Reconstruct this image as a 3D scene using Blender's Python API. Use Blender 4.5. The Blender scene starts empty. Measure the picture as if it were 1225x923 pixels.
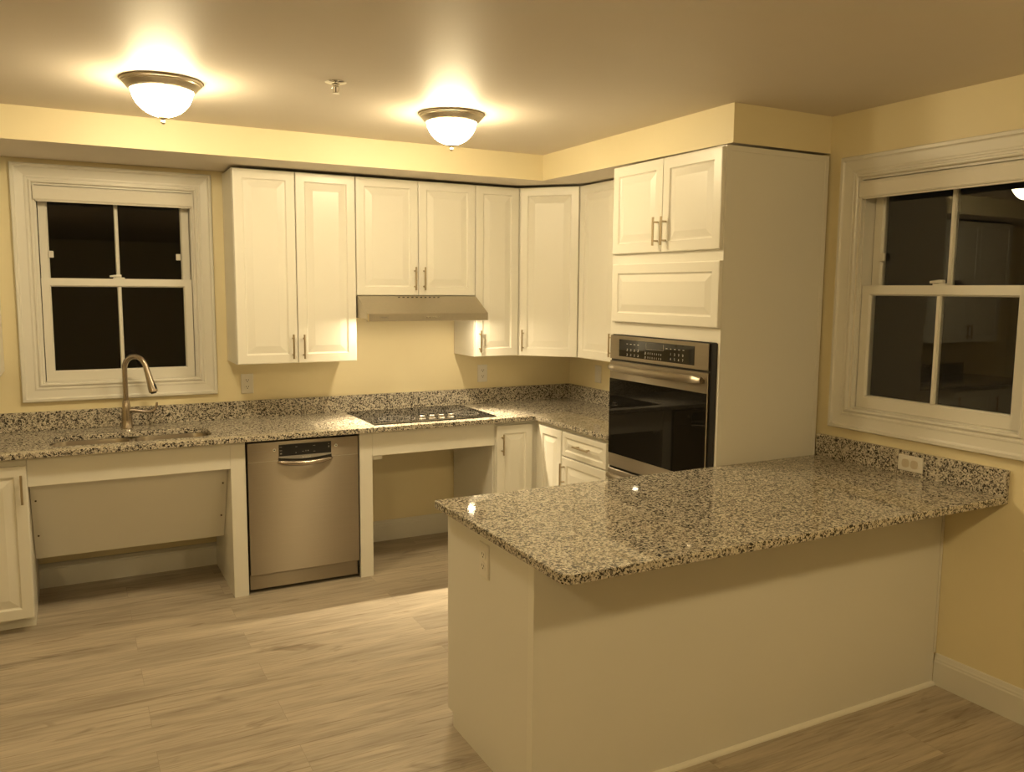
import bpy, bmesh, math
from mathutils import Matrix, Vector
C = bpy.context.scene.collection
PI = math.pi
I4 = Matrix.Identity(4)
# right-hand wall frame: local x runs towards the viewer (world -y), local y = world x
RW = Matrix(((0, 1, 0, 0), (-1, 0, 0, 0), (0, 0, 1, 0), (0, 0, 0, 1)))

# ------------------------------------------------------------------ materials
def newmat(name):
    m = bpy.data.materials.new(name); m.use_nodes = True
    nt = m.node_tree; b = nt.nodes['Principled BSDF']
    return m, nt, b
def pm(name, col, rough=.5, metal=0., spec=.5, noise=0., nscale=8., bump=0., bscale=200., coat=0.):
    m, nt, b = newmat(name)
    b.inputs['Base Color'].default_value = (*col, 1)
    b.inputs['Roughness'].default_value = rough
    b.inputs['Metallic'].default_value = metal
    b.inputs['Specular IOR Level'].default_value = spec
    b.inputs['Coat Weight'].default_value = coat
    tc = nt.nodes.new('ShaderNodeTexCoord')
    if noise:
        n = nt.nodes.new('ShaderNodeTexNoise'); n.inputs['Scale'].default_value = nscale
        n.inputs['Detail'].default_value = 3
        mx = nt.nodes.new('ShaderNodeMixRGB'); mx.blend_type = 'MIX'
        mx.inputs[1].default_value = (*[c*(1-noise) for c in col], 1)
        mx.inputs[2].default_value = (*[min(1, c*(1+noise)) for c in col], 1)
        nt.links.new(tc.outputs['Object'], n.inputs['Vector'])
        nt.links.new(n.outputs['Fac'], mx.inputs[0]); nt.links.new(mx.outputs[0], b.inputs['Base Color'])
    if bump:
        n = nt.nodes.new('ShaderNodeTexNoise'); n.inputs['Scale'].default_value = bscale
        bp = nt.nodes.new('ShaderNodeBump'); bp.inputs['Strength'].default_value = bump
        bp.inputs['Distance'].default_value = .002
        nt.links.new(tc.outputs['Object'], n.inputs['Vector'])
        nt.links.new(n.outputs['Fac'], bp.inputs['Height']); nt.links.new(bp.outputs[0], b.inputs['Normal'])
    return m
def steel(name, col, rough, tangent, aniso=.85, stretch=(2, 2, 260)):
    m, nt, b = newmat(name)
    b.inputs['Metallic'].default_value = 1
    b.inputs['Roughness'].default_value = rough
    b.inputs['Anisotropic'].default_value = aniso
    tc = nt.nodes.new('ShaderNodeTexCoord'); mp = nt.nodes.new('ShaderNodeMapping')
    mp.inputs['Scale'].default_value = stretch
    n = nt.nodes.new('ShaderNodeTexNoise'); n.inputs['Scale'].default_value = 3; n.inputs['Detail'].default_value = 4
    nt.links.new(tc.outputs['Object'], mp.inputs[0]); nt.links.new(mp.outputs[0], n.inputs['Vector'])
    mx = nt.nodes.new('ShaderNodeMixRGB')
    mx.inputs[1].default_value = (*[c*.9 for c in col], 1); mx.inputs[2].default_value = (*[c*1.08 for c in col], 1)
    nt.links.new(n.outputs['Fac'], mx.inputs[0]); nt.links.new(mx.outputs[0], b.inputs['Base Color'])
    cv = nt.nodes.new('ShaderNodeCombineXYZ')
    for i in range(3): cv.inputs[i].default_value = tangent[i]
    nt.links.new(cv.outputs[0], b.inputs['Tangent'])
    return m
def emis(name, col, s):
    m, nt, b = newmat(name)
    b.inputs['Base Color'].default_value = (.9, .88, .82, 1)
    b.inputs['Emission Color'].default_value = (*col, 1); b.inputs['Emission Strength'].default_value = s
    b.inputs['Roughness'].default_value = .3
    return m
def granite():
    m, nt, b = newmat('speckled_granite'); N = nt.nodes.new; L = nt.links.new
    tc = N('ShaderNodeTexCoord')
    nz = N('ShaderNodeTexNoise'); nz.inputs['Scale'].default_value = 110; nz.inputs['Detail'].default_value = 2
    L(tc.outputs['Object'], nz.inputs['Vector'])
    sub = N('ShaderNodeVectorMath'); sub.operation = 'SUBTRACT'; sub.inputs[1].default_value = (.5, .5, .5)
    L(nz.outputs['Color'], sub.inputs[0])
    sc = N('ShaderNodeVectorMath'); sc.operation = 'SCALE'; sc.inputs['Scale'].default_value = .014
    L(sub.outputs[0], sc.inputs[0])
    ad = N('ShaderNodeVectorMath'); L(tc.outputs['Object'], ad.inputs[0]); L(sc.outputs[0], ad.inputs[1])
    def vor(scale):
        v = N('ShaderNodeTexVoronoi'); v.inputs['Scale'].default_value = scale
        L(ad.outputs[0], v.inputs['Vector'])
        s = N('ShaderNodeSeparateColor'); L(v.outputs['Color'], s.inputs[0]); return s.outputs[0]
    r1 = N('ShaderNodeValToRGB'); L(vor(165), r1.inputs[0]); cr = r1.color_ramp; cr.interpolation = 'CONSTANT'
    cr.elements[0].color = (.045, .04, .038, 1); cr.elements[1].position = .17; cr.elements[1].color = (.17, .15, .13, 1)
    for p, c in ((.30, (.36, .32, .26)), (.44, (.54, .49, .40)), (.80, (.66, .61, .51))):
        e = cr.elements.new(p); e.color = (*c, 1)
    r2 = N('ShaderNodeValToRGB'); L(vor(300), r2.inputs[0]); c2 = r2.color_ramp; c2.interpolation = 'CONSTANT'
    c2.elements[0].color = (.12, .11, .10, 1); c2.elements[1].position = .13; c2.elements[1].color = (1, 1, 1, 1)
    mu = N('ShaderNodeMixRGB'); mu.blend_type = 'MULTIPLY'; mu.inputs[0].default_value = 1
    L(r1.outputs[0], mu.inputs[1]); L(r2.outputs[0], mu.inputs[2]); L(mu.outputs[0], b.inputs['Base Color'])
    b.inputs['Roughness'].default_value = .035; b.inputs['Specular IOR Level'].default_value = .5
    return m
def floor_mat():
    m, nt, b = newmat('vinyl_plank_floor'); N = nt.nodes.new; L = nt.links.new
    tc = N('ShaderNodeTexCoord')
    br = N('ShaderNodeTexBrick'); br.offset = .37; br.offset_frequency = 2
    br.inputs['Scale'].default_value = 1; br.inputs['Brick Width'].default_value = 1.22
    br.inputs['Row Height'].default_value = .18; br.inputs['Mortar Size'].default_value = .0009
    br.inputs['Mortar Smooth'].default_value = .3
    br.inputs['Color1'].default_value = (0, 0, 0, 1); br.inputs['Color2'].default_value = (1, 1, 1, 1)
    br.inputs['Mortar'].default_value = (.5, .5, .5, 1); br.inputs['Bias'].default_value = 0
    L(tc.outputs['Object'], br.inputs['Vector'])
    # per-plank offset of the grain
    ml = N('ShaderNodeVectorMath'); ml.operation = 'MULTIPLY'; ml.inputs[1].default_value = (7.3, 3.1, 5.7)
    L(br.outputs['Color'], ml.inputs[0])
    ad = N('ShaderNodeVectorMath'); L(tc.outputs['Object'], ad.inputs[0]); L(ml.outputs[0], ad.inputs[1])
    def nz(scale, sx, sy, det, dist=0.):
        mp = N('ShaderNodeMapping'); mp.inputs['Scale'].default_value = (sx, sy, 1); L(ad.outputs[0], mp.inputs[0])
        n = N('ShaderNodeTexNoise'); n.inputs['Scale'].default_value = scale; n.inputs['Detail'].default_value = det
        n.inputs['Distortion'].default_value = dist; n.inputs['Roughness'].default_value = .6
        L(mp.outputs[0], n.inputs['Vector']); return n.outputs['Fac']
    g1 = nz(1.6, 1, 9, 5, .6); g2 = nz(6, .8, 16, 4, .2); g3 = nz(3, 1, 3, 3, 1.)
    r1 = N('ShaderNodeValToRGB'); L(g1, r1.inputs[0]); cr = r1.color_ramp
    cr.elements[0].position = .27; cr.elements[0].color = (.32, .265, .20, 1)
    cr.elements[1].position = .62; cr.elements[1].color = (.52, .45, .355, 1)
    e = cr.elements.new(.45); e.color = (.43, .37, .292, 1)
    r2 = N('ShaderNodeValToRGB'); L(g2, r2.inputs[0]); c2 = r2.color_ramp
    c2.elements[0].position = .30; c2.elements[0].color = (.72, .70, .68, 1)
    c2.elements[1].position = .55; c2.elements[1].color = (1, 1, 1, 1)
    mu = N('ShaderNodeMixRGB'); mu.blend_type = 'MULTIPLY'; mu.inputs[0].default_value = .8
    L(r1.outputs[0], mu.inputs[1]); L(r2.outputs[0], mu.inputs[2])
    r3 = N('ShaderNodeValToRGB'); L(g3, r3.inputs[0]); c3 = r3.color_ramp       # knots
    c3.elements[0].position = .26; c3.elements[0].color = (.5, .45, .4, 1)
    c3.elements[1].position = .36; c3.elements[1].color = (1, 1, 1, 1)
    mk_ = N('ShaderNodeMixRGB'); mk_.blend_type = 'MULTIPLY'; mk_.inputs[0].default_value = .7
    L(mu.outputs[0], mk_.inputs[1]); L(r3.outputs[0], mk_.inputs[2])
    g4 = nz(2.2, 1, 26, 4, .8)
    r4 = N('ShaderNodeValToRGB'); L(g4, r4.inputs[0]); c4 = r4.color_ramp      # thin dark grain lines
    c4.elements[0].position = .33; c4.elements[0].color = (.58, .53, .47, 1)
    c4.elements[1].position = .41; c4.elements[1].color = (1, 1, 1, 1)
    mg = N('ShaderNodeMixRGB'); mg.blend_type = 'MULTIPLY'; mg.inputs[0].default_value = .8
    L(mk_.outputs[0], mg.inputs[1]); L(r4.outputs[0], mg.inputs[2]); mk_ = mg
    pv = N('ShaderNodeMapRange'); pv.inputs['To Min'].default_value = .9; pv.inputs['To Max'].default_value = 1.07
    L(br.outputs['Color'], pv.inputs['Value'])
    m3 = N('ShaderNodeVectorMath'); m3.operation = 'SCALE'; L(mk_.outputs[0], m3.inputs[0]); L(pv.outputs[0], m3.inputs['Scale'])
    m4 = N('ShaderNodeMixRGB'); m4.inputs[2].default_value = (.31, .26, .20, 1)
    L(br.outputs['Fac'], m4.inputs[0]); L(m3.outputs[0], m4.inputs[1]); L(m4.outputs[0], b.inputs['Base Color'])
    b.inputs['Roughness'].default_value = .42
    bp = N('ShaderNodeBump'); bp.inputs['Strength'].default_value = .15; bp.inputs['Distance'].default_value = .001
    L(g2, bp.inputs['Height']); L(bp.outputs[0], b.inputs['Normal'])
    return m
def glass_mat():
    m, nt, b = newmat('window_glass')
    b.inputs['Base Color'].default_value = (.95, .97, .95, 1); b.inputs['Roughness'].default_value = 0
    b.inputs['Transmission Weight'].default_value = 1; b.inputs['IOR'].default_value = 1.5
    return m

WALL = pm('yellow_wall_paint', (.82, .73, .49), .5, bump=.06, bscale=120, noise=.015)
CEIL = pm('white_ceiling_paint', (.72, .655, .575), .55, noise=.015, bump=.05, bscale=90)
TRIM = pm('white_trim_paint', (.74, .72, .66), .35, noise=.01)
CAB = pm('white_cabinet_finish', (.79, .77, .70), .32, noise=.01)
CABP = pm('white_cabinet_panel', (.76, .74, .68), .42, noise=.015, nscale=3)
GRAN = granite()
FLOOR = floor_mat()
GLASS = glass_mat()
NICK = pm('satin_nickel', (.50, .42, .30), .30, 1, noise=.05, nscale=40)
FAUC = pm('brushed_faucet_steel', (.44, .38, .32), .26, 1, noise=.05, nscale=40)
RINGM = pm('brushed_nickel_lamp_ring', (.50, .44, .34), .35, 1, noise=.06, nscale=30)
CHROME = pm('polished_chrome', (.8, .78, .74), .1, 1, noise=.02)
STX = steel('brushed_steel_front', (.34, .295, .235), .35, (0, 0, 1), 1.)
STH = pm('brushed_steel_hood', (.50, .455, .37), .42, 1, noise=.05, nscale=60)
STY = steel('brushed_steel_oven', (.38, .335, .27), .35, (0, 0, 1), 1.)
SINK = pm('satin_sink_steel', (.46, .41, .34), .3, 1, noise=.08, nscale=12)
BLK = pm('black_plastic', (.012, .011, .011), .35, noise=.1)
BGL = pm('black_glass', (.008, .008, .008), .03, spec=.6, noise=.1)
OGL = pm('oven_door_glass', (.008, .007, .006), .03, spec=.2, noise=.1)
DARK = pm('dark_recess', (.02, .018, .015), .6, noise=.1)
PLATE = pm('white_plastic_plate', (.78, .75, .68), .35, noise=.01)
PLATE2 = pm('beige_plastic', (.60, .53, .41), .4, noise=.01)
SILV = pm('silver_knob', (.7, .66, .6), .28, .9, noise=.02)
SLOT = pm('dark_slot', (.02, .015, .012), .6, noise=.1)
PRINT = pm('pale_printed_mark', (.62, .60, .56), .5, noise=.02)
GREY = pm('grey_printed_mark', (.30, .28, .25), .4, noise=.02)
SHADE = pm('white_roller_shade', (.76, .73, .66), .6, noise=.015, nscale=60)
SCREW = pm('screw_head', (.12, .09, .06), .4, .6, noise=.1)
DOME = emis('lit_lamp_glass', (1., .80, .465), 103)
DOME2 = emis('lit_lamp_glass_warm', (1., .755, .38), 124)
LED = emis('lit_hood_bulb', (1., .80, .50), 720)

# ------------------------------------------------------------------ mesh builder (world coordinates through M)
class B:
    def __init__(s, M=I4): s.bm = bmesh.new(); s.M = M
    def v(s, p): return s.bm.verts.new(s.M @ Vector(p))
    def f(s, vs):
        try: return s.bm.faces.new(vs)
        except ValueError: return None
    def box(s, x0, x1, y0, y1, z0, z1, bev=0.):
        if x0 > x1: x0, x1 = x1, x0
        if y0 > y1: y0, y1 = y1, y0
        if z0 > z1: z0, z1 = z1, z0
        c = [s.v((x, y, z)) for z in (z0, z1) for y in (y0, y1) for x in (x0, x1)]
        fs = [s.f([c[i] for i in q]) for q in ((0, 1, 3, 2), (4, 6, 7, 5), (0, 4, 5, 1), (2, 3, 7, 6), (0, 2, 6, 4), (1, 5, 7, 3))]
        if bev:
            es = set(e for f in fs for e in f.edges)
            bmesh.ops.bevel(s.bm, geom=list(es), offset=bev, segments=2, affect='EDGES', profile=.5)
        return s
    def prism(s, pts, a, b, axis='x'):
        """pts: 2-D outline (the two other axes, in order), swept from a to b along axis"""
        def P(u, w, t): return {'x': (t, u, w), 'y': (u, t, w), 'z': (u, w, t)}[axis]
        r0 = [s.v(P(u, w, a)) for u, w in pts]; r1 = [s.v(P(u, w, b)) for u, w in pts]
        n = len(pts)
        for i in range(n): s.f([r0[i], r0[(i+1) % n], r1[(i+1) % n], r1[i]])
        s.f(r0[::-1]); s.f(r1); return s
    def rings(s, x0, x1, z0, z1, prof, cap=True, back=True):
        """nested rectangles facing -y: prof = [(inset, y)...]; cap fills the last, back fills the first"""
        R = []
        for i, y in prof:
            R.append([s.v(p) for p in ((x0+i, y, z0+i), (x1-i, y, z0+i), (x1-i, y, z1-i), (x0+i, y, z1-i))])
        for a, b in zip(R, R[1:]):
            for k in range(4): s.f([a[k], a[(k+1) % 4], b[(k+1) % 4], b[k]])
        if cap: s.f(R[-1])
        if back: s.f(R[0][::-1])
        if not cap and not back:
            a, b = R[-1], R[0]
            for k in range(4): s.f([a[k], a[(k+1) % 4], b[(k+1) % 4], b[k]])
        return s
    def tube(s, path, r, n=12, cap=True, flat=1.):
        path = [Vector(p) for p in path]; rs = r if isinstance(r, (list, tuple)) else [r]*len(path)
        prev = None; rg = []
        for i, p in enumerate(path):
            t = (path[min(i+1, len(path)-1)]-path[max(i-1, 0)]).normalized()
            if prev is None:
                a = Vector((0, 0, 1)) if abs(t.z) < .9 else Vector((1, 0, 0))
                u = t.cross(a).normalized()
            else: u = (prev-t*prev.dot(t)).normalized()
            prev = u; w = t.cross(u)
            rg.append([s.v(p+u*(rs[i]*math.cos(2*PI*k/n))+w*(rs[i]*flat*math.sin(2*PI*k/n))) for k in range(n)])
        for a, b in zip(rg, rg[1:]):
            for k in range(n): s.f([a[k], a[(k+1) % n], b[(k+1) % n], b[k]])
        if cap: s.f(rg[0][::-1]); s.f(rg[-1])
        return s
    def lathe(s, cx, cy, prof, n=40, closed=False):
        rg = []
        for r, z in prof:
            if r < 1e-5: rg.append([s.v((cx, cy, z))])
            else: rg.append([s.v((cx+r*math.cos(2*PI*k/n), cy+r*math.sin(2*PI*k/n), z)) for k in range(n)])
        pr = list(zip(rg, rg[1:]))
        if closed: pr.append((rg[-1], rg[0]))
        for a, b in pr:
            for k in range(n):
                if len(a) == 1: s.f([a[0], b[(k+1) % n], b[k]])
                elif len(b) == 1: s.f([a[k], a[(k+1) % n], b[0]])
                else: s.f([a[k], a[(k+1) % n], b[(k+1) % n], b[k]])
        if not closed:
            if len(rg[0]) > 1: s.f(rg[0][::-1])
            if len(rg[-1]) > 1: s.f(rg[-1])
        return s
    def mesh(s, me):
        """take in another mesh"""
        vs = [s.v(v.co) for v in me.vertices]
        for p in me.polygons: s.f([vs[i] for i in p.vertices])
        return s

WM = {}
def wm(o): return WM.get(o.name, I4)
def mk(name, b, mat, parent=None, smooth=False):
    me = bpy.data.meshes.new(name)
    bmesh.ops.remove_doubles(b.bm, verts=b.bm.verts, dist=1e-6)
    bmesh.ops.recalc_face_normals(b.bm, faces=b.bm.faces)
    if parent is not None: bmesh.ops.transform(b.bm, matrix=wm(parent).inverted(), verts=b.bm.verts)
    b.bm.to_mesh(me); b.bm.free()
    me.materials.append(mat)
    if smooth:
        for p in me.polygons: p.use_smooth = True
        me.set_sharp_from_angle(angle=math.radians(35))
    o = bpy.data.objects.new(name, me); C.objects.link(o)
    if parent is not None:
        o.parent = parent; WM[o.name] = wm(parent)
    return o
def thing(name, label, cat, loc=(0, 0, 0), rz=0., group=None, kind=None):
    o = bpy.data.objects.new(name, None); C.objects.link(o)
    o.empty_display_size = .1
    o.location = loc; o.rotation_euler = (0, 0, rz)
    WM[o.name] = Matrix.Translation(loc) @ Matrix.Rotation(rz, 4, 'Z')
    if label: o['label'] = label
    if cat: o['category'] = cat
    if group: o['group'] = group
    if kind: o['kind'] = kind
    return o
def tag(o, label, cat, group=None):
    o['label'] = label; o['category'] = cat
    if group: o['group'] = group
    return o
def struct(name, b, mat, label=None):
    o = mk(name, b, mat); o['kind'] = 'structure'
    if label: o['label'] = label
    return o
def copy_tree(o, parent=None):
    c = o.copy(); C.objects.link(c)
    if parent: c.parent = parent
    for ch in o.children: copy_tree(ch, c)
    return c
def curve_mesh(cu):
    o = bpy.data.objects.new('tmp', cu); C.objects.link(o)
    bpy.context.view_layer.update()
    dg = bpy.context.evaluated_depsgraph_get()
    me = bpy.data.meshes.new_from_object(o.evaluated_get(dg)); bpy.data.objects.remove(o)
    return me
def slab(b, loops, z0, z1, bev=.003):
    cu = bpy.data.curves.new('slab', 'CURVE'); cu.dimensions = '2D'; cu.fill_mode = 'BOTH'
    cu.extrude = (z1-z0)/2-bev; cu.bevel_depth = bev; cu.bevel_resolution = 1; cu.offset = -bev
    for lp in loops:
        sp = cu.splines.new('POLY'); sp.points.add(len(lp)-1)
        for p, q in zip(sp.points, lp): p.co = (q[0], q[1], 0, 1)
        sp.use_cyclic_u = True
    me = curve_mesh(cu); me.transform(Matrix.Translation((0, 0, (z0+z1)/2)))
    return b.mesh(me)
def text(b, s, size, x, y, z, M=I4, align='CENTER'):
    """text standing on the plane facing local -y, baseline centre at (x, y, z)"""
    cu = bpy.data.curves.new('txt', 'FONT'); cu.body = s; cu.size = size; cu.extrude = .0002
    cu.align_x = align; cu.resolution_u = 2
    me = curve_mesh(cu)
    me.transform(M @ Matrix.Translation((x, y, z)) @ Matrix.Rotation(PI/2, 4, 'X'))
    return b.mesh(me)
def rrect(x0, x1, y0, y1, r, n=6):
    out = []
    for cx, cy, a in ((x1-r, y1-r, 0), (x0+r, y1-r, 90), (x0+r, y0+r, 180), (x1-r, y0+r, 270)):
        for k in range(n+1):
            t = math.radians(a+90*k/n); out.append((cx+r*math.cos(t), cy+r*math.sin(t)))
    return out

def door(b, x0, x1, z0, z1, yf, t=.019, fw=.048, sw=.045):
    b.rings(x0, x1, z0, z1, [(0, yf+t), (0, yf+.004), (.0015, yf+.001), (.005, yf), (fw, yf), (fw+.004, yf+.006),
                             (fw+.009, yf+.008), (fw+.012, yf+.0075), (fw+sw, yf+.001), (fw+sw+.002, yf+.0005)])
    return b
def bar(parent, x, z, L, yf, M, vert=True, proud=.030):
    """bar pull centred at (x, z) on the door face y = yf"""
    b = B(M)
    if vert: b.tube([(x, yf-proud, z-L/2), (x, yf-proud, z+L/2)], .0055, 12)
    else: b.tube([(x-L/2, yf-proud, z), (x+L/2, yf-proud, z)], .0055, 12)
    for s in (-1, 1):
        q = s*(L/2-.022)
        p = (x, z+q) if vert else (x+q, z)
        b.tube([(p[0], yf-proud, p[1]), (p[0], yf+.0005, p[1])], .0045, 10)
    return mk('handle', b, NICK, parent, True)
def cab_door(parent, x0, x1, z0, z1, yf, M, hx=None, hz=None, L=.135, vert=True, name='door', fw=.048, sw=.045):
    d = mk(name, door(B(M), x0, x1, z0, z1, yf, fw=fw, sw=sw), CAB, parent)
    if hx is not None: bar(d, hx, hz, L, yf, M, vert)
    return d

# ------------------------------------------------------------------ dimensions (metres, from the photograph)
H = 2.388; ZS = 2.241; DS = .600; DR = .582
XL = -5.0; YF = -11.0
ZC = .8485; TK = .0281; ZU = ZC-TK      # countertop top / underside
ZT = 2.228; ZB = 1.185; ZH = 1.5605
DF = -.326                              # front of the wall cabinet doors

# ------------------------------------------------------------------ room
W1 = dict(x0=-3.232, x1=-2.459, z0=1.083, z1=2.123)      # back window opening
W2 = dict(x0=2.380, x1=3.153, z0=1.073, z1=2.098)        # right window opening (local x = -y)
def wall(b, a0, a1, z0, z1, y0, y1, hole=None):
    if not hole: return b.box(a0, a1, y0, y1, z0, z1)
    h = hole
    b.box(a0, h['x0'], y0, y1, z0, z1); b.box(h['x1'], a1, y0, y1, z0, z1)
    b.box(h['x0'], h['x1'], y0, y1, z0, h['z0']); b.box(h['x0'], h['x1'], y0, y1, h['z1'], z1)
    return b
struct('floor', B().box(XL-.12, .12, YF-.12, .12, -.1, 0), FLOOR)
struct('ceiling', B().box(XL-.12, .12, YF-.12, .12, H, H+.1), CEIL)
struct('wall_back', wall(B(), XL-.12, .12, 0, H, 0, .12, W1), WALL)
struct('wall_right', wall(B(RW), .0, -YF+.12, 0, H, 0, .12, W2), WALL)
struct('wall_left', B().box(XL-.12, XL, YF, 0, 0, H), WALL)
struct('wall_front', B().box(XL, 0, YF-.12, YF, 0, H), WALL)
# soffit, an L under the ceiling; painted faces yellow, underside white
b = B()
yb = -2.205
o1 = [(XL, 0), (0, 0), (0, yb), (-DR, yb), (-DR, -DS), (XL, -DS)]
vb = [b.v((x, y, ZS-.017 if y == yb else ZS)) for x, y in o1]; vt = [b.v((x, y, H)) for x, y in o1]
for i in range(6): b.f([vb[i], vb[(i+1) % 6], vt[(i+1) % 6], vt[i]])
b.f([vb[0], vb[1], vb[4], vb[5]]); b.f([vb[1], vb[2], vb[3], vb[4]])
b.f([vt[0], vt[1], vt[4], vt[5]]); b.f([vt[1], vt[2], vt[3], vt[4]])
sof = struct('trim_1', b, WALL, 'yellow boxed soffit running under the ceiling above the cabinets')
sof.data.materials.append(CEIL)
for p in sof.data.polygons:
    if abs(p.normal.z) > .9 and p.center.z < H-.05: p.material_index = 1

BBP = lambda y: [(y, 0), (y-.015, 0), (y-.015, .098), (y-.012, .104), (y-.012, .110), (y-.009, .116), (y-.006, .128), (y, .131)]
struct('baseboard_back', B().prism(BBP(0), XL, -.02), TRIM)
struct('baseboard_right', B(RW).prism(BBP(0), 2.8835, -YF), TRIM)
struct('baseboard_left', B(Matrix(((0, -1, 0, XL), (1, 0, 0, 0), (0, 0, 1, 0), (0, 0, 0, 1)))).prism(BBP(0), YF, -.66), TRIM)
struct('baseboard_front', B(Matrix(((-1, 0, 0, 0), (0, -1, 0, YF), (0, 0, 1, 0), (0, 0, 0, 1)))).prism(BBP(0), .016, -XL-.016), TRIM)

def window(name, W, M, label):
    o = thing(name, label, None, M @ Vector(((W['x0']+W['x1'])/2, 0, W['z0'])), 0, kind='structure')
    x0, x1, z0, z1 = W['x0'], W['x1'], W['z0'], W['z1']; w = .094
    mk('window_casing', B(M).rings(x0-w, x1+w, z0-w+.01, z1+w, [(0, 0), (0, -.020), (.004, -.026), (.016, -.026), (.020, -.020), (.024, -.018), (.060, -.014),
        (.064, -.016), (.070, -.016), (.073, -.012), (.080, -.012), (.084, -.019), (.090, -.019), (w, -.014), (w, 0)], False, False), TRIM, o)
    # jamb liner and stops
    mk('window_jamb', B(M).rings(x0, x1, z0, z1, [(0, .001), (.010, .001), (.010, .018), (.016, .018), (.016, .1195), (0, .1195)], False, False), TRIM, o)
    def sash(nm, zz0, zz1, y0, y1, top, bot, side=.043):
        xa, xb = x0+.020, x1-.020
        s = B(M)
        e = .007
        # stiles and rails with a small glazing bevel
        gx0, gx1, gz0, gz1 = xa+side, xb-side, zz0+bot, zz1-top
        def fr(ax0, ax1, az0, az1, bx0, bx1, bz0, bz1, ya, yb_):
            P = [s.v(p) for p in ((ax0, ya, az0), (ax1, ya, az0), (ax1, ya, az1), (ax0, ya, az1))]
            Q = [s.v(p) for p in ((bx0, yb_, bz0), (bx1, yb_, bz0), (bx1, yb_, bz1), (bx0, yb_, bz1))]
            for k in range(4): s.f([P[k], P[(k+1) % 4], Q[(k+1) % 4], Q[k]])
        A = (xa, xb, zz0, zz1); G1 = (gx0-e, gx1+e, gz0-e, gz1+e); G = (gx0, gx1, gz0, gz1)
        fr(*A, *A, y1, y0); fr(*A, *G1, y0, y0); fr(*G1, *G, y0, y0+.010); fr(*G, *G, y0+.010, y1); fr(*G, *A, y1, y1)
        so = mk(nm, s, TRIM, o)
        cx = (gx0+gx1)/2
        mk('muntin', B(M).prism([(cx-.010, y0+.012), (cx-.006, y0+.004), (cx+.006, y0+.004), (cx+.010, y0+.012), (cx+.010, y1-.003), (cx-.010, y1-.003)], gz0-.0005, gz1+.0005, 'z'), TRIM, so)
        mk('pane', B(M).box(gx0-.001, gx1+.001, y0+.016, y0+.020, gz0-.001, gz1+.001), GLASS, so)
        return so, (gx0, gx1, gz0, gz1)
    zm = z0+.545
    lo, g = sash('lower_sash', z0+.017, zm+.013, .022, .056, .044, .056)
    up, gu = sash('upper_sash', zm-.022, z1-.017, .080, .112, .03, .036)
    cx = (x0+x1)/2
    lk = B(M); lk.box(cx-.028, cx+.028, .022, .052, zm+.013, zm+.021, .002)
    lk.tube([(cx-.045, .032, zm+.026), (cx-.01, .036, zm+.029), (cx+.012, .037, zm+.026)], [.005, .007, .010], 10)
    mk('sash_lock', lk, TRIM, lo, True)
    for xx in ((gu[0]+.002, gu[1]-.022) if M is I4 else (gu[0]+.002,)):
        mk('vent_stop', B(M).box(xx-.006, xx+.018, .072, .082, zm+.12, zm+.155, .002), TRIM, up)
    return o
window('window_1', W1, I4, 'white double-hung window above the sink')
window('window_2', W2, RW, 'white double-hung window on the right wall above the peninsula')
def shade(W, M, label):
    cx = (W['x0']+W['x1'])/2
    t = thing('roller_shade', label, 'window shade', M @ Vector((cx, 0, W['z1']-.085)), 0, 'roller shades at the window tops')
    x0, x1 = W['x0']+.004, W['x1']-.004; z1 = W['z1']-.017
    mk('cassette', B(M).prism([(.021, z1-.068), (-.008, z1-.068), (-.011, z1-.062), (-.011, z1-.012), (-.007, z1), (.021, z1)], x0+.003, x1-.003), SHADE, t)
    for x in (x0, x1-.003):
        mk('end_cap', B(M).box(x, x+.003, -.0125, .021, z1-.070, z1+.001), TRIM, t)
    mk('hem_bar', B(M).box(x0+.012, x1-.012, -.002, .006, z1-.076, z1-.0685, .001), SHADE, t)
shade(W1, I4, 'white roller shade rolled up at the top of the window above the sink')
shade(W2, RW, 'white roller shade rolled up at the top of the right-wall window')

# ------------------------------------------------------------------ wall cabinets
def wall_cab(label, x0, x1, z0, z1, M, doors, group=None, y1=-.003):
    t = thing('wall_cabinet', label, 'cabinet', M @ Vector(((x0+x1)/2, 0, z0)), 0, 'white wall cabinets')
    mk('cabinet_body', B(M).box(x0, x1, DF+.0215, y1, z0, z1, .0012), CAB, t)
    for a, c, hx, hz in doors:
        cab_door(t, a, c, z0+.002, z1-.003, DF, M, hx, hz)
    return t
G = .0016
xA, xB, xC, xD = -2.304, -1.6385, -.8885, -.5885
wall_cab('tall white two-door wall cabinet between the sink window and the range hood', xA, xB-.001, ZB, ZT, I4,
         [(xA+G, -1.9785, -2.007, 1.279), (-1.9745, xB-G-.001, -1.947, 1.277)])
wall_cab('short white two-door wall cabinet directly above the range hood', xB, xC-.001, ZH, ZT, I4,
         [(xB+G, -1.2625, -1.287, 1.660), (-1.2590, xC-G-.001, -1.229, 1.660)])
wall_cab('narrow white one-door wall cabinet right of the range hood', xC, xD-.001, ZB, ZT, I4,
         [(xC+G, xD-G-.001, -.862, 1.283)])
wall_cab('white wall cabinet at the left edge of the photo, beyond the sink window', -4.31, -3.396, ZB-.018, ZT, I4,
         [(-4.31+G, -3.855, -3.882, 1.265), (-3.851, -3.396-G, -3.824, 1.265)])
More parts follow.
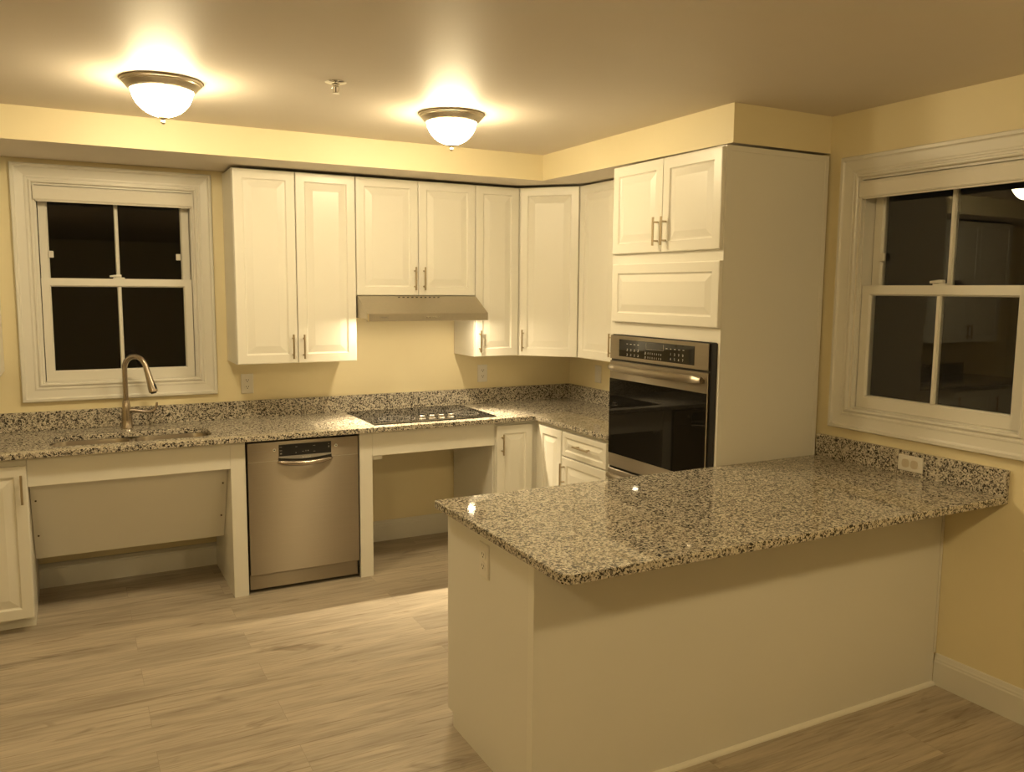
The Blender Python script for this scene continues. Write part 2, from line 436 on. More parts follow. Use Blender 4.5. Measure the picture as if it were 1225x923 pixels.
# diagonal corner cabinet
t = thing('corner_wall_cabinet', 'white diagonal corner wall cabinet with one angled door', 'cabinet', (-.3, -.3, ZB))
yd = -.6125
b = B().prism([(xD, -.003), (-.003, -.003), (-.003, yd), (DF+.0215, yd), (xD, DF+.0215)], ZB, ZT, 'z')
mk('cabinet_body', b, CAB, t)
P0 = Vector((xD, DF)); P1 = Vector((DF, yd)); ang = math.atan2(P1.y-P0.y, P1.x-P0.x); wd = (P1-P0).length
MD = Matrix.Translation((P0.x, P0.y, 0)) @ Matrix.Rotation(ang, 4, 'Z')
cab_door(t, .006, wd-.006, ZB+.002, ZT-.003, .0005, MD, .034, 1.283)
# right-wall upper
wall_cab('white wall cabinet on the right wall between the corner cabinet and the tall oven cabinet', -yd+.001, 1.402, ZB, ZT, RW,
         [(-yd+.001+G, 1.014, .990, 1.286), (1.018, 1.402-G, 1.042, 1.286)])

# ------------------------------------------------------------------ tall oven cabinet
TY0, TY1, TX = 1.405, 2.222, -.627; TT = 2.209
t = thing('oven_cabinet', 'tall white cabinet that houses the built-in wall oven', 'cabinet', (-.31, -1.81, 0))
b = B(RW); OZ0, OZ1 = .40, 1.380
b.box(TY0, TY1-.019, TX+.002, -.006, 0.09, OZ0); b.box(TY0, TY1-.019, TX+.002, -.006, OZ1, TT)
b.box(TY0, TY0+.018, TX+.002, -.006, OZ0, OZ1); b.box(TY0+.02, TY1-.02, -.05, -.006, OZ0, OZ1)
mk('cabinet_body', b, CAB, t)
b = B(RW); b.box(TY0, TY0+.020, TX-.0005, TX+.0015, .09, TT); b.box(TY1-.020, TY1, TX-.0005, TX+.0015, .09, TT)
b.box(TY0+.020, TY1-.020, TX-.0005, TX+.0015, OZ1, TT); b.box(TY0+.020, TY1-.020, TX-.0005, TX+.0015, .09, OZ0)
mk('face_frame', b, CAB, t)
# end panel towards the peninsula, with a thin raised border
MS = Matrix.Translation((0, -TY1, 0))
mk('side_panel', B(MS).rings(TX+.001, -.024, 0.0, TT, [(0, .018), (0, 0), (.022, 0), (.0235, .0012)]), CABP, t)
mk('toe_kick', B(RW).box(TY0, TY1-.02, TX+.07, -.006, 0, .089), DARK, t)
F = -.646
cab_door(t, 1.425, 1.8175, 1.781, 2.206, F, RW, 1.792, 1.874, .130, sw=.04)
cab_door(t, 1.8215, 2.214, 1.779, 2.203, F, RW, 1.852, 1.874, .130, sw=.04)
cab_door(t, 1.432, 2.219, 1.444, 1.730, F, RW, name='fixed_panel', fw=.045, sw=.04)
cab_door(t, 1.425, 2.214, .11, .385, F, RW, name='drawer_front', fw=.045, sw=.04)

# ------------------------------------------------------------------ wall oven
t = thing('wall_oven', 'stainless and black glass built-in wall oven', 'oven', (-.4, -1.81, .405))
oy0, oy1 = 1.427, 2.172
mk('oven_body', B(RW).box(1.431, 2.198, TX+.004, -.06, .405, 1.376), BLK, t)
mk('trim_frame', B(RW).box(oy0, 2.209, -.636, TX-.001, .402, 1.3765, .001), BLK, t)
cp = mk('control_panel', B(RW).box(oy0, oy1, F, -.6365, 1.256, 1.3745, .0015), STY, t)
mk('display', B(RW).box(1.506, 2.080, F-.0015, F+.001, 1.272, 1.357, .0008), BGL, cp)
fy = F-.0018
def mark(x, z, w, h): mk('printed_mark', B(RW).box(x-w/2, x+w/2, fy-.0003, fy+.0002, z-h/2, z+h/2), PRINT, cp)
def key(x, z):
    mk('printed_key', B(RW).prism([(x-.005, z-.005), (x+.005, z-.005), (x+.005, z+.005), (x-.002, z+.005), (x-.002, z+.003), (x+.003, z+.003), (x+.003, z-.003), (x-.005, z-.003)], fy+.0002, fy-.0003, 'y'), PRINT, cp)
for r in range(3):
    for k in range(4):
        x = 1.575+.030*k; z = 1.336-.024*r
        if r: key(x, z-.004)
        else: mark(x, z+.001, .012, .0025)
for r in range(2):
    key(1.722, 1.302-.020*r)
    for k in range(7): mark(1.745+.0165*k, 1.302-.020*r, .0024, .009)
for k, w in enumerate((.012, .008, .010, .013, .011)): mark(1.885+.030*k, 1.334, w, .0025)
for r, row in enumerate(('1230', '4567')):
    for k, ch in enumerate(row): mk('keypad_number', text(B(), ch, .016, 1.915+.029*k, fy, 1.3045-.022*r, RW), PRINT, cp)
b = B(RW)
for (a0, a1, c0, c1) in ((1.728, 1.730, 1.322, 1.350), (1.728, 1.86, 1.321, 1.3225), (1.86, 1.862, 1.322, 1.350)): b.box(a0, a1, fy-.0003, fy+.0002, c0, c1)
mk('clock_window', b, GREY, cp)
od = mk('oven_door', B(RW).rings(oy0, oy1, .7, 1.2455, [(0, -.6365), (0, F+.003), (.003, F), (.004, F)]), STY, t)
mk('door_glass', B(RW).box(oy0+.002, oy1-.003, F-.0015, F+.001, .768, 1.155, .0008), OGL, od)
hb = B(RW); pts = []; rr = []
for k in range(25):
    u = k/24; x = 1.455+(2.150-1.455)*u; bow = math.sin(PI*u)**.5 if 0 < u < 1 else 0
    pts.append((x, F-.018-.020*bow, 1.213)); rr.append(.013+.006*bow)
hb.tube(pts, rr, 14)
for x in (1.467, 2.138): hb.tube([(x, F-.020, 1.213), (x, F+.001, 1.213)], .009, 12)
mk('handle', hb, STY, od, True)
ld = mk('lower_oven_door', B(RW).rings(oy0, oy1, .42, .688, [(0, -.6365), (0, F+.003), (.003, F), (.004, F)]), STY, t)
hb = B(RW); pts = []; rr = []
for k in range(25):
    u = k/24; x = 1.455+(2.150-1.455)*u; bow = math.sin(PI*u)**.5 if 0 < u < 1 else 0
    pts.append((x, F-.018-.020*bow, .655)); rr.append(.013+.006*bow)
hb.tube(pts, rr, 14)
for x in (1.467, 2.138): hb.tube([(x, F-.020, .655), (x, F+.001, .655)], .009, 12)
mk('handle', hb, STY, ld, True)

# ------------------------------------------------------------------ range hood
t = thing('range_hood', 'stainless steel range hood under the short wall cabinet', 'range hood', (-1.265, 0, 1.418))
hx0, hx1 = xB+.003, xC-.004; hz0 = 1.419
b = B()
secs = []
for x, ins in ((hx0, 0), (hx1, 0)):
    pass
ft, fb = -.335, -.505
pr = [(-.003, hz0+.014), (fb+.010, hz0+.014), (fb+.010, hz0), (fb+.002, hz0), (fb, hz0+.002), (fb, 1.460), (fb+.004, 1.464), (ft, ZH-.002), (-.003, ZH-.002)]
b.prism(pr, hx0, hx1)
hb_ = mk('hood_shell', b, STH, t)
b = B(); sl = Vector((0, ft-fb-.004, ZH-1.466)).normalized(); nrm = Vector((0, -sl.z, sl.y))
for k in range(10):
    x = -1.392+k*.0275
    c = Vector((x, ft, ZH-.002))-sl*.016
    q = [c+Vector((-.009, 0, 0))-sl*.005+nrm*.0006, c+Vector((.004, 0, 0))-sl*.005+nrm*.0006, c+Vector((.009, 0, 0))+sl*.005+nrm*.0006, c+Vector((-.004, 0, 0))+sl*.005+nrm*.0006]
    q2 = [p-nrm*.002 for p in q]
    A = [b.v(p) for p in q]; D = [b.v(p) for p in q2]; b.f(A); b.f(D[::-1])
    for i in range(4): b.f([A[i], A[(i+1) % 4], D[(i+1) % 4], D[i]])
mk('vent_slots', b, SLOT, t)
b = B(); b.prism([(.0, 0)], 0, 0) if False else None
b.box(hx0+.0005, hx0+.010, fb-.001, fb+.001, hz0, 1.460); mk('corner_trim', b, CHROME, t)
for k in range(5):
    x = -1.285+k*.0195
    mk('button', B().tube([(x, fb+.001, 1.440), (x, fb-.004, 1.440)], .0045, 12), CHROME, t, True)
b = B(); b.box(-1.565, -1.512, fb-.0008, fb+.0005, 1.4325, 1.4335); b.box(-1.565, -1.512, fb-.0008, fb+.0005, 1.4465, 1.4475)
b.box(-1.565, -1.564, fb-.0008, fb+.0005, 1.4325, 1.4475); b.box(-1.513, -1.512, fb-.0008, fb+.0005, 1.4325, 1.4475)
for k in range(6): b.box(-1.558+k*.0068, -1.5535+k*.0068, fb-.0008, fb+.0005, 1.437, 1.443)
mk('name_badge', b, GREY, t)
mk('grease_filter', B().box(-1.55, -.98, -.40, -.08, hz0+.010, hz0+.0145, .001), SINK, t)
for x, hz0 in ((-1.560, 1.433), (-.968, 1.424)):
    lp = mk('hood_lamp', B().lathe(x, -.445, [(.034, 1.434), (.034, hz0-.003), (.027, hz0-.006), (.027, 1.434)], 24), CHROME, t, True)
    mk('bulb', B().lathe(x, -.445, [(.017, hz0-.004), (.017, hz0-.0064), (.012, hz0-.0068), (0, hz0-.0068)], 20), LED, lp, True)
    sl_ = bpy.data.lights.new('hood_spotlight', 'SPOT'); sl_.energy = 110; sl_.color = (1., .80, .50)
    sl_.spot_size = math.radians(80); sl_.spot_blend = .9; sl_.shadow_soft_size = .014
    so_ = bpy.data.objects.new('spotlight', sl_); C.objects.link(so_); so_.parent = lp
    so_.location = Vector((x, -.445, hz0-.009))-Vector(t.location); so_.rotation_euler = (math.radians(-8), 0, 0)

# ------------------------------------------------------------------ base cabinets, back run
FY = -.6095; DB = -.630
def handle_v(z): return z
# far left base
t = thing('base_cabinet', 'white base cabinet at the far left end of the back counter', 'cabinet', (-3.80, 0, 0))
mk('cabinet_body', B().box(-4.31, -3.2965, FY, -.018, .065, ZU-.001, .0012), CAB, t)
mk('toe_kick', B().box(-4.31, -3.2975, -.55, -.03, 0, .0645), CAB, t)
cab_door(t, -4.31+G, -3.806, .067, .785, DB, I4, -3.84, .66)
cab_door(t, -3.802, -3.298, .067, .785, DB, I4, -3.319, .680)
# sink base, open for knee space
t = thing('sink_cabinet', 'open white sink cabinet with slanted knee panel under the sink', 'cabinet', (-2.81, 0, 0))
sx0, sx1, dw0, dw1 = -3.2955, -2.4005, -2.3265, -1.725
mk('header_rail', B().box(sx0, sx1-.0005, FY, FY+.019, .682, ZU-.001, .001), CAB, t)
mk('leg_stile', B().box(sx1, dw0-.001, FY, FY+.019, 0, ZU-.001, .001), CAB, t)
mk('side_panel', B().box(sx1, sx1+.018, FY+.0195, -.018, 0, ZU-.03, .001), CABP, t)
mk('knee_panel', B().prism([(-.585, .80), (-.573, .80), (-.318, .258), (-.330, .258)], sx0+.002, sx1-.002), CABP, t)
for x in (sx0+.022, sx1-.022):
    for z in (.585, .39):
        y = -.585+(.80-z)*(.255/.542)
        mk('screw', B().tube([(x, y-.0035, z-.001), (x, y+.003, z+.001)], .0045, 10), SCREW, t)
# cooktop base, open
t = thing('cooktop_cabinet', 'open white cabinet frame under the cooktop with empty knee space', 'cabinet', (-1.27, 0, 0))
c0, c1 = -1.6505, -.8955
mk('header_rail', B().box(c0+.0005, c1, FY, FY+.019, .682, ZU-.001, .001), CAB, t)
mk('leg_stile', B().box(dw1+.001, c0, FY, FY+.019, 0, ZU-.001, .001), CAB, t)
mk('side_panel', B().box(c0-.018, c0, FY+.0195, -.018, 0, ZU-.03, .001), CABP, t)
mk('side_panel', B().box(c1-.004, c1+.002, FY+.0195, -.018, 0, ZU-.03, .001), CABP, t)
mk('bracket', B().box(-1.645, -1.585, -.585, -.565, .655, .680, .001), CAB, t)
# corner base
t = thing('corner_base_cabinet', 'white corner base cabinet with two doors meeting at the inner corner', 'cabinet', (-.35, -.35, 0))
fx = -.6095
b = B().prism([(c1+.003, FY), (fx, FY), (fx, -.932), (-.018, -.932), (-.018, -.018), (c1+.003, -.018)], .09, ZU-.001, 'z')
mk('cabinet_body', b, CAB, t)
mk('toe_kick', B().prism([(c1+.003, -.55), (-.55, -.55), (-.55, -.932), (-.03, -.932), (-.03, -.03), (c1+.003, -.03)], 0, .0895, 'z'), CAB, t)
cab_door(t, c1+.006, -.646, .092, .799, DB, I4, -.858, .688, .125, sw=.04)
cab_door(t, .672, .929, .092, .799, DB, RW, fw=.045, sw=.04)
# drawer base
t = thing('drawer_base_cabinet', 'white base cabinet with a drawer over a door beside the wall oven', 'cabinet', (-.31, -1.16, 0))
mk('cabinet_body', B(RW).box(.933, 1.403, fx, -.018, .09, ZU-.001, .0012), CAB, t)
mk('toe_kick', B(RW).box(.933, 1.403, -.55, -.03, 0, .0895), CAB, t)
cab_door(t, .941, 1.384, .658, .799, DB, RW, 1.172, .735, .15, vert=False, name='drawer', fw=.03, sw=.032)
cab_door(t, .941, 1.384, .092, .652, DB, RW, .971, .553, .13, fw=.045)

# ------------------------------------------------------------------ dishwasher
t = thing('dishwasher', 'stainless steel dishwasher between the sink and the cooktop', 'dishwasher', (-2.026, -.3, 0))
d0, d1 = dw0+.008, dw1-.009
mk('dishwasher_body', B().box(dw0+.004, dw1-.004, -.585, -.03, .02, ZU-.004), BLK, t)
dr = mk('door', B().box(d0, d1, -.620, -.5855, .105, .8055, .0025), STX, t)
mk('kick_plate', B().box(d0+.002, d1-.002, -.578, -.5855, .018, .100, .001), STX, t)
FYD = -.6203
# seam between control strip and door
mk('seam', B().box(d0+.001, -2.166, FYD-.0003, FYD+.001, .7045, .706), CHROME, dr)
mk('seam', B().box(-1.880, d1-.001, FYD-.0003, FYD+.001, .7045, .706), CHROME, dr)
cp = mk('control_panel', B().box(-2.1605, -1.884, FYD-.004, FYD+.001, .727, .788, .0015), BLK, t)
b = B(); yy = FYD-.0042
for x, z, w, h in ((-2.150, .776, .012, .003), (-2.150, .757, .012, .003), (-2.150, .741, .009, .007), (-2.070, .772, .010, .002),
                   (-2.072, .741, .004, .004), (-1.975, .772, .012, .002), (-2.035, .745, .010, .002), (-2.020, .747, .003, .006), (-2.008, .747, .007, .005),
                   (-1.975, .741, .010, .002), (-1.897, .760, .006, .009), (-1.897, .775, .004, .004)):
    mk('printed_mark', B().box(x-w/2, x+w/2, yy-.0003, yy+.0002, z-h/2, z+h/2), GREY, cp)
b = B(); N = 14
prof = []
for k in range(N+1):
    u = k/N; x = -2.160+.276*u; prof.append((x, .7195-.012*math.sin(PI*u)))
pts = [(-2.160, .7268)]+prof+[(-1.884, .7268)]
mk('lower_bezel', b.prism(pts, FYD-.006, FYD+.001, 'y'), GREY, dr)
b = B(); text(b, 'BOSCH', .0135, -2.018, FYD-.0063, .7105); mk('brand_lettering', b, PRINT, dr)
b = B(); pts = [(-2.165, .712)]+[(x, z-.0012) for x, z in prof]+[(-1.880, .712), (-1.880, .694), (-2.165, .694)]
mk('handle_pocket', B().box(-2.163, -1.882, FYD-.0015, FYD+.001, .690, .7185), DARK, dr)
hb = B(); pts = []; rr = []
for k in range(25):
    u = k/24; x = -2.166+.286*u; s_ = math.sin(PI*u)
    pts.append((x, FYD-.004-.024*s_**.7 if 0 < u < 1 else FYD-.001, .6985-.0115*s_)); rr.append(.006+.008*(s_**.5 if 0 < u < 1 else 0))
hb.tube(pts, rr, 12); mk('handle', hb, CHROME if False else FAUC, dr, True)
for x in (-2.183, -1.857):
    b = B().lathe(0, 0, [(.0035, 0), (.0035, .001), (.0085, .001), (.0085, 0)], 20)
    bmesh.ops.transform(b.bm, matrix=Matrix.Translation((x, FYD, .762)) @ Matrix.Rotation(PI/2, 4, 'X'), verts=b.bm.verts)
    mk('button', b, CHROME, dr, True)
mk('vent_line', B().box(-2.300, -2.225, FYD-.0003, FYD+.001, .758, .760), GREY, dr)

# ------------------------------------------------------------------ countertops
CY, CX = -.6555, -.6425
t = thing('countertop', 'speckled granite countertop running along the back wall and into the corner', 'countertop', (-2, -.3, ZU))
SX0, SX1, SY0, SY1 = -3.205, -2.468, -.545, -.245
outer = [(-4.31, -.002), (-4.31, CY), (CX, CY), (CX, -1.4035), (-.002, -1.4035), (-.002, -.002)]
mk('slab', slab(B(), [outer, rrect(SX0, SX1, SY0, SY1, .075)], ZU, ZC), GRAN, t)
bs = B(); bs.box(-4.31, -.0215, -.0215, -.0015, ZC+.0003, ZC+.100, .0015)
mk('backsplash', bs, GRAN, t)
mk('backsplash', B(RW).box(.0025, 1.4035, -.0215, -.0015, ZC+.0003, ZC+.0995, .0015), GRAN, t)
ZP = .8425
t = thing('peninsula_countertop', 'wide speckled granite slab on the peninsula in the foreground', 'countertop', (-1, -2.6, ZP-TK))
px0, py0, py1 = -1.9535, -2.2245, -3.1265
r = .035
lp = [(px0, py0), (-.002, py0), (-.002, py1)]
lp = [(-.002, py0), (px0+.006, py0), (px0, py0-.006)]+[(px0+r-r*math.cos(a*PI/16), py1+r-r*math.sin(a*PI/16)) for a in range(9)]+[(-.002, py1)]
mk('slab', slab(B(), [lp], ZP-TK, ZP), GRAN, t)
mk('backsplash', B(RW).box(2.2245, 3.1265, -.0215, -.0015, ZP+.0003, ZP+.1005, .0015), GRAN, t)

# ------------------------------------------------------------------ peninsula base
t = thing('peninsula_cabinet', 'plain white panelled peninsula base under the granite slab', 'cabinet', (-1, -2.56, 0))
qx, qy0, qy1 = -1.9075, -2.2395, -2.8825; ZPU = ZP-TK-.001
mk('cabinet_body', B().box(qx+.0185, -.035, qy0-.019, qy1+.0125, .09, ZPU, .001), CAB, t)
mk('toe_kick', B().box(qx+.0185, -.004, qy0-.080, qy1+.0125, 0, .0895), CAB, t)
b = B(); b.prism([(qy0-.004, ZPU), (qy0-.004, .054), (qy0-.050, .052), (qy0-.052, 0), (qy1+.0125, 0), (qy1+.0125, ZPU)], qx, qx+.018)
mk('end_panel', b, CABP, t)
mk('front_panel', B().box(qx, -.0225, qy1, qy1+.012, 0, ZPU, .001), CABP, t)
mk('filler_strip', B().box(-.0175, -.0165+.0145, qy1+.002, qy1+.012, .132, ZPU), CAB, t)
mk('filler_strip', B().box(-.0222, -.0155, qy1+.0005, qy1+.012, 0, .1315), CAB, t)
mk('corner_trim', B().box(qx-.0010, qx-.0002, qy1+.0005, qy1+.034, 0, ZPU), CAB, t)
mk('shoe_moulding', B().prism([(qy1-.0003, 0), (qy1-.014, 0), (qy1-.0135, .005), (qy1-.0105, .010), (qy1-.006, .0135), (qy1-.0003, .015)], qx, -.0155), CAB, t)
MB = Matrix.Rotation(PI, 4, 'Z')      # doors facing the kitchen: local x = -world x, local y = -world y
for k, (a, c) in enumerate(((.655, 1.065), (1.070, 1.480), (1.485, 1.895))):
    cab_door(t, a, c, .66, ZPU-.012, -qy0*0+2.2395-.0, MB, (a+c)/2, .735, .15, vert=False, name='drawer', fw=.03, sw=.032)
    cab_door(t, a, c, .092, .654, 2.2395, MB, c-.03, .553, .13)

# ------------------------------------------------------------------ sink and faucet
t = thing('kitchen_sink', 'stainless double-bowl undermount sink below the back window', 'sink', (-2.835, -.39, .697))
def bowl(x0, x1, y0, y1, z0, z1, r):
    b = B(); out = [(rrect(x0, x1, y0, y1, r), z1), (rrect(x0+.004, x1-.004, y0+.004, y1-.004, r-.004), z1-.02),
                    (rrect(x0+.012, x1-.012, y0+.012, y1-.012, r-.008), z0+.03), (rrect(x0+.022, x1-.022, y0+.022, y1-.022, r-.015), z0+.006),
                    (rrect(x0+.04, x1-.04, y0+.04, y1-.04, r-.03), z0)]
    rg = [[b.v((x, y, z)) for x, y in lp] for lp, z in out]
    rg2 = [[b.v((x, y, z)) for x, y in lp] for lp, z in ((rrect(x0-.012, x1+.012, y0-.012, y1+.012, r+.01), z1), (rrect(x0-.012, x1+.012, y0-.012, y1+.012, r+.01), z1-.002),
            (rrect(x0-.002, x1+.002, y0-.002, y1+.002, r), z1-.004), (rrect(x0+.010, x1-.010, y0+.010, y1-.010, r-.008), z0+.01), (rrect(x0+.03, x1-.03, y0+.03, y1-.03, r-.02), z0-.003))]
    n = len(rg[0])
    for a, c in list(zip(rg, rg[1:]))+list(zip(rg2, rg2[1:]))+[(rg2[0], rg[0])]:
        for k in range(n): b.f([a[k], a[(k+1) % n], c[(k+1) % n], c[k]])
    b.f(rg[-1]); b.f(rg2[-1][::-1])
    return b
zt = ZU-.0005
for x0, x1 in ((SX0+.004, -2.850), (-2.825, SX1-.004)):
    bw = mk('bowl', bowl(x0, x1, SY0+.024, SY1-.004, .70, zt, .070), SINK, t, True)
    mk('drain', B().lathe((x0+x1)/2, (SY0+SY1)/2, [(.042, .7005), (.042, .7025), (.034, .7015), (.012, .7012), (.010, .704), (0, .705)], 24), CHROME, bw, True)
FX, FYY = -2.846, -.112
t = thing('faucet', 'brushed nickel gooseneck pull-down faucet behind the sink', 'faucet', (FX, FYY, ZC))
mk('body', B().lathe(FX, FYY, [(.030, ZC+.0004), (.030, ZC+.006), (.0275, ZC+.010), (.0265, ZC+.05), (.023, ZC+.10), (.0175, ZC+.145), (.0155, ZC+.150), (0, ZC+.150)], 28), FAUC, t, True)
d = Vector((.72, -.69, 0)).normalized(); R_ = .068; z0 = ZC+.148; ztop = 1.235-R_
path = [Vector((FX, FYY, z0)), Vector((FX, FYY, z0+.05)), Vector((FX, FYY, ztop))]
for k in range(1, 17):
    a = PI*k/16*.93; path.append(Vector((FX, FYY, ztop))+d*(R_*(1-math.cos(a)))+Vector((0, 0, R_*math.sin(a))))
tang = (path[-1]-path[-2]).normalized()
mk('spout', B().tube(path, .0135, 16), FAUC, t, True)
e = path[-1]; hd_ = [e-tang*.004, e+tang*.03, e+tang*.08, e+tang*.118, e+tang*.138]
sh = mk('spray_head', B().tube(hd_, [.0142, .0150, .0185, .0225, .0225], 18), FAUC, t, True)
mk('spray_nozzle', B().tube([e+tang*.137, e+tang*.146], [.018, .013], 18), BLK, sh, True)
side = tang.cross(Vector((0, 0, 1))).cross(tang).normalized()
bt = e+tang*.108+d*.019
mk('spray_button', B().tube([bt-tang*.018, bt-tang*.009, bt+tang*.008, bt+tang*.016], [.004, .008, .008, .004], 10), BLK, sh, True)
hv = [(FX+.015, FYY-.004, ZC+.095), (FX+.040, FYY-.010, ZC+.094), (FX+.080, FYY-.018, ZC+.088), (FX+.115, FYY-.024, ZC+.086), (FX+.135, FYY-.027, ZC+.094), (FX+.146, FYY-.029, ZC+.112), (FX+.149, FYY-.030, ZC+.135)]
mk('lever', B().tube(hv, [.014, .013, .010, .009, .0085, .0075, .005], 12), FAUC, t, True)

# ------------------------------------------------------------------ cooktop
t = thing('cooktop', 'black glass electric cooktop set into the granite below the hood', 'cooktop', (-1.25, -.33, ZC))
kx0, kx1, ky0, ky1 = -1.632, -.872, -.590, -.070
mk('glass_top', slab(B(), [rrect(kx0, kx1, ky0, ky1, .008)], ZC+.0005, ZC+.0065, .0015), BGL, t)
b = B(); zz = ZC+.0068
for cx, cy, r in ((-1.445, -.44, .105), (-1.445, -.19, .075), (-1.03, -.19, .095), (-1.00, -.43, .075), (-1.235, -.26, .06)):
    for rr_ in (r, r*.72): b.lathe(cx, cy, [(rr_, zz), (rr_, zz+.0001), (rr_-.0012, zz+.0001), (rr_-.0012, zz)], 48, True)
mk('burner_rings', b, GREY, t)
for x, y in ((-1.318, -.520), (-1.258, -.520), (-1.200, -.520), (-1.140, -.520)):
    k = mk('knob', B().lathe(x, y, [(.021, ZC+.0066), (.021, ZC+.009), (.0165, ZC+.011), (.0155, ZC+.026), (.013, ZC+.0285), (0, ZC+.029)], 24), SILV, t, True)
    mk('knob_grip', B().box(x-.0135, x+.0135, y-.0035, y+.0035, ZC+.028, ZC+.036, .001), BLK, k)
    mk('knob_collar', B().lathe(x, y, [(.0225, ZC+.0066), (.0225, ZC+.0085), (.0205, ZC+.0088), (.0205, ZC+.0066)], 24, True), CHROME, k, True)

# ------------------------------------------------------------------ outlets
def outlet(label, loc, rz, group=None, name='wall_outlet'):
    M = Matrix.Translation(loc) @ Matrix.Rotation(rz, 4, 'Z')
    t = thing(name, label, 'outlet', loc, rz, group or 'white duplex outlets')
    mk('cover_plate', B(M).rings(-.035, .035, -.0575, .0575, [(0, 0), (0, -.003), (.003, -.0055), (.005, -.0055)]), PLATE, t)
    for z in (-.0195, .0195):
        rc = mk('receptacle', B(M).prism([(x, z+y) for x, y in rrect(-.0165, .0165, -.014, .014, .010, 5)], -.0055, -.0072, 'y'), PLATE, t)
        s = B(M); s.box(-.0080, -.0055, -.0076, -.0071, z-.001, z+.007); s.box(.0050, .0078, -.0076, -.0071, z-.001, z+.006)
        s.prism([(.0028*math.cos(a*PI/5), z-.007+.0028*math.sin(a*PI/5)) for a in range(10)], -.0071, -.0076, 'y')
        mk('slots', s, SLOT, rc)
    mk('screw', B(M).tube([(0, -.0065, 0), (0, -.005, 0)], .003, 10), PLATE, t)
    return t
outlet('white duplex outlet on the back wall between the faucet and the dishwasher', (-2.199, -.0005, 1.047), 0)
outlet('white duplex outlet on the back wall right of the range hood', (-.683, -.0005, 1.047), 0)
outlet('white duplex outlet on the white end panel of the peninsula', (qx-.0005, -2.550, .709), -PI/2)
# switch plate on the right wall near the oven cabinet
M = RW @ Matrix.Translation((.362, -.0005, 1.047))
t = thing('wall_switch', 'pale switch plate on the right wall beside the oven cabinet', 'switch', (-.0005, -.362, 1.047), 0)
mk('cover_plate', B(M).rings(-.035, .035, -.0575, .0575, [(0, 0), (0, -.003), (.003, -.0055), (.005, -.0055)]), PLATE, t)
mk('rocker', B(M).prism([(-.0055, -.033), (-.0085, -.033), (-.0060, 0), (-.0085, .033), (-.0055, .033)], -.0165, .0165, 'x'), PLATE, t)
# horizontal plate in the peninsula backsplash
M = RW @ Matrix.Translation((2.7255, -.0220, .8935))
t = thing('horizontal_outlet', 'horizontal beige outlet plate set in the peninsula backsplash', 'outlet', (-.022, -2.7255, .8935), 0)
mk('cover_plate', B(M).rings(-.0575, .0575, -.033, .033, [(0, 0), (0, -.003), (.003, -.0055), (.005, -.0055)]), PLATE, t)
for x in (-.0205, .0205):
    mk('receptacle', B(M).prism([(x+u, w) for u, w in rrect(-.016, .016, -.0175, .0175, .012, 5)], -.0055, -.0085, 'y'), PLATE2, t)

# ------------------------------------------------------------------ ceiling lamps
def lamp(x, y, label, gm=None):
    t = thing('ceiling_lamp', label, 'ceiling light', (x, y, H), 0, 'flush-mount ceiling lamps')
    h = H-.0005
    mk('lamp_ring', B().lathe(x, y, [(.148, h), (.149, h-.004), (.147, h-.009), (.141, h-.012), (.140, h-.016), (.136, h-.019), (.128, h-.030), (.121, h-.037), (.116, h-.039),
        (.114, h-.036), (.114, h-.006), (.09, h-.004), (.09, h)], 56), RINGM, t, True)
    pr = [(.112, h-.032)]
    for k in range(1, 13):
        a = PI/2*k/12; pr.append((.112*math.cos(a)**1.05 if k < 12 else 0, h-.032-.103*math.sin(a)))
    mk('glass_bowl', B().lathe(x, y, pr, 48), gm or DOME, t, True)
    z = h-.136
    mk('finial', B().lathe(x, y, [(.016, z+.003), (.017, z-.001), (.009, z-.004), (.005, z-.010), (.008, z-.014), (.009, z-.019), (.005, z-.025), (0, z-.027)], 20), RINGM, t, True)
    return t
lamp(-2.732, -1.385, 'lit flush-mount ceiling lamp with nickel ring, the left one, nearer the sink window')
lamp(-1.515, -1.385, 'lit flush-mount ceiling lamp with nickel ring, the right one, in front of the range hood')
lamp(-4.05, -4.75, 'lit flush-mount ceiling lamp on the left in the dining area behind the viewpoint', DOME2)
lamp(-1.15, -4.75, 'lit flush-mount ceiling lamp on the right in the dining area behind the viewpoint', DOME2)
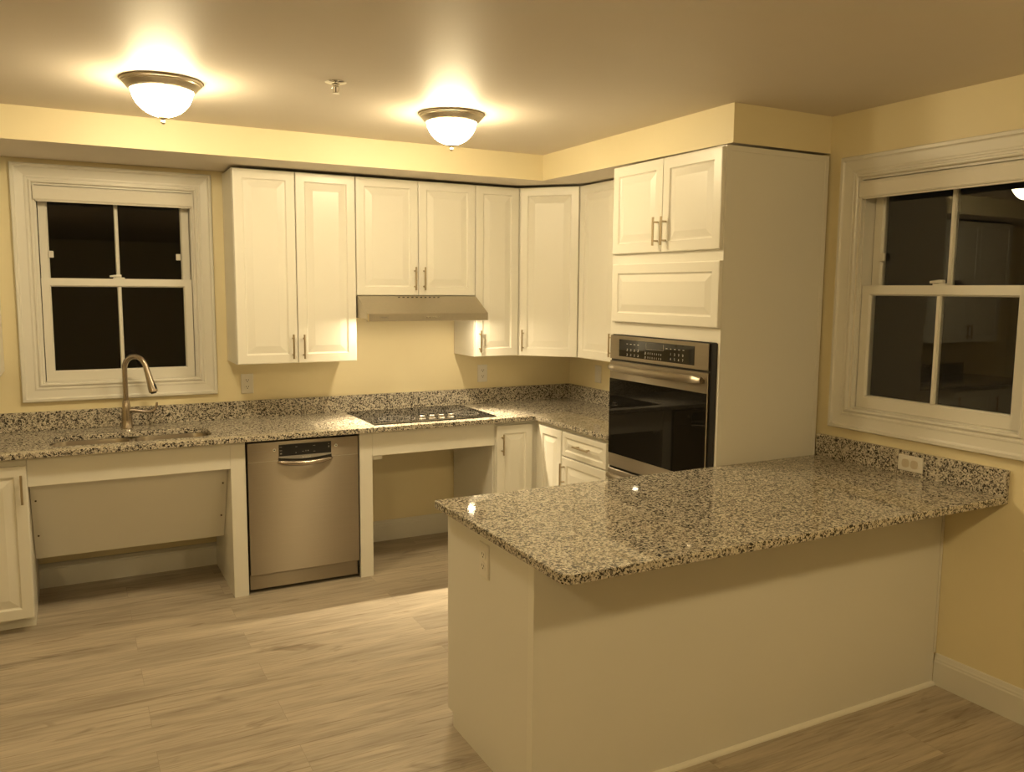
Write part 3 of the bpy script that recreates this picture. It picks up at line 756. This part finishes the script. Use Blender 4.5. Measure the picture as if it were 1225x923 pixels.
# sprinkler head
sx, sy = -2.141, -1.705
t = thing('ceiling_sprinkler', 'small chrome fire sprinkler head on the ceiling between the two lamps', 'sprinkler', (sx, sy, H))
mk('escutcheon', B().lathe(sx, sy, [(.041, H-.0003), (.041, H-.002), (.032, H-.006), (.016, H-.008), (.015, H-.0003)], 32), CHROME, t, True)
mk('sprinkler_body', B().lathe(sx, sy, [(.010, H-.004), (.010, H-.016), (.006, H-.018), (.006, H-.020), (0, H-.020)], 16), CHROME, t, True)
b = B()
for s in (-1, 1): b.tube([(sx+s*.009, sy, H-.014), (sx+s*.013, sy, H-.024), (sx+s*.010, sy, H-.034), (sx+s*.002, sy, H-.042)], .0018, 8)
mk('yoke', b, CHROME, t, True)
mk('glass_bulb', B().tube([(sx, sy, H-.020), (sx, sy, H-.040)], .0022, 8), SCREW, t, True)
mk('deflector', B().lathe(sx, sy, [(.014, H-.042), (.014, H-.0435), (0, H-.0435)], 16), CHROME, t)

# ------------------------------------------------------------------ world, camera
w = bpy.data.worlds.new('night'); bpy.context.scene.world = w; w.use_nodes = True
w.node_tree.nodes['Background'].inputs[0].default_value = (.0012, .001, .0008, 1)
w.node_tree.nodes['Background'].inputs[1].default_value = 1
cam = bpy.data.cameras.new('camera'); co = bpy.data.objects.new('camera', cam); C.objects.link(co)
cam.sensor_width = 36; cam.lens = 991.334/1225*36; cam.clip_start = .05
yaw, pit, rol = .4878, -.1155, .0080
f = Vector((math.sin(yaw)*math.cos(pit), math.cos(yaw)*math.cos(pit), math.sin(pit)))
r = Vector((math.cos(yaw), -math.sin(yaw), 0)); u = r.cross(f)
r2 = r*math.cos(rol)+u*math.sin(rol); u2 = -r*math.sin(rol)+u*math.cos(rol)
co.matrix_world = Matrix(((r2.x, u2.x, -f.x, -3.0805), (r2.y, u2.y, -f.y, -4.9423), (r2.z, u2.z, -f.z, 1.5996), (0, 0, 0, 1)))
S = bpy.context.scene; S.camera = co
S.view_settings.view_transform = 'Standard'; S.view_settings.look = 'None'
S.view_settings.exposure = 0; S.view_settings.gamma = 1; S.view_settings.use_curve_mapping = False
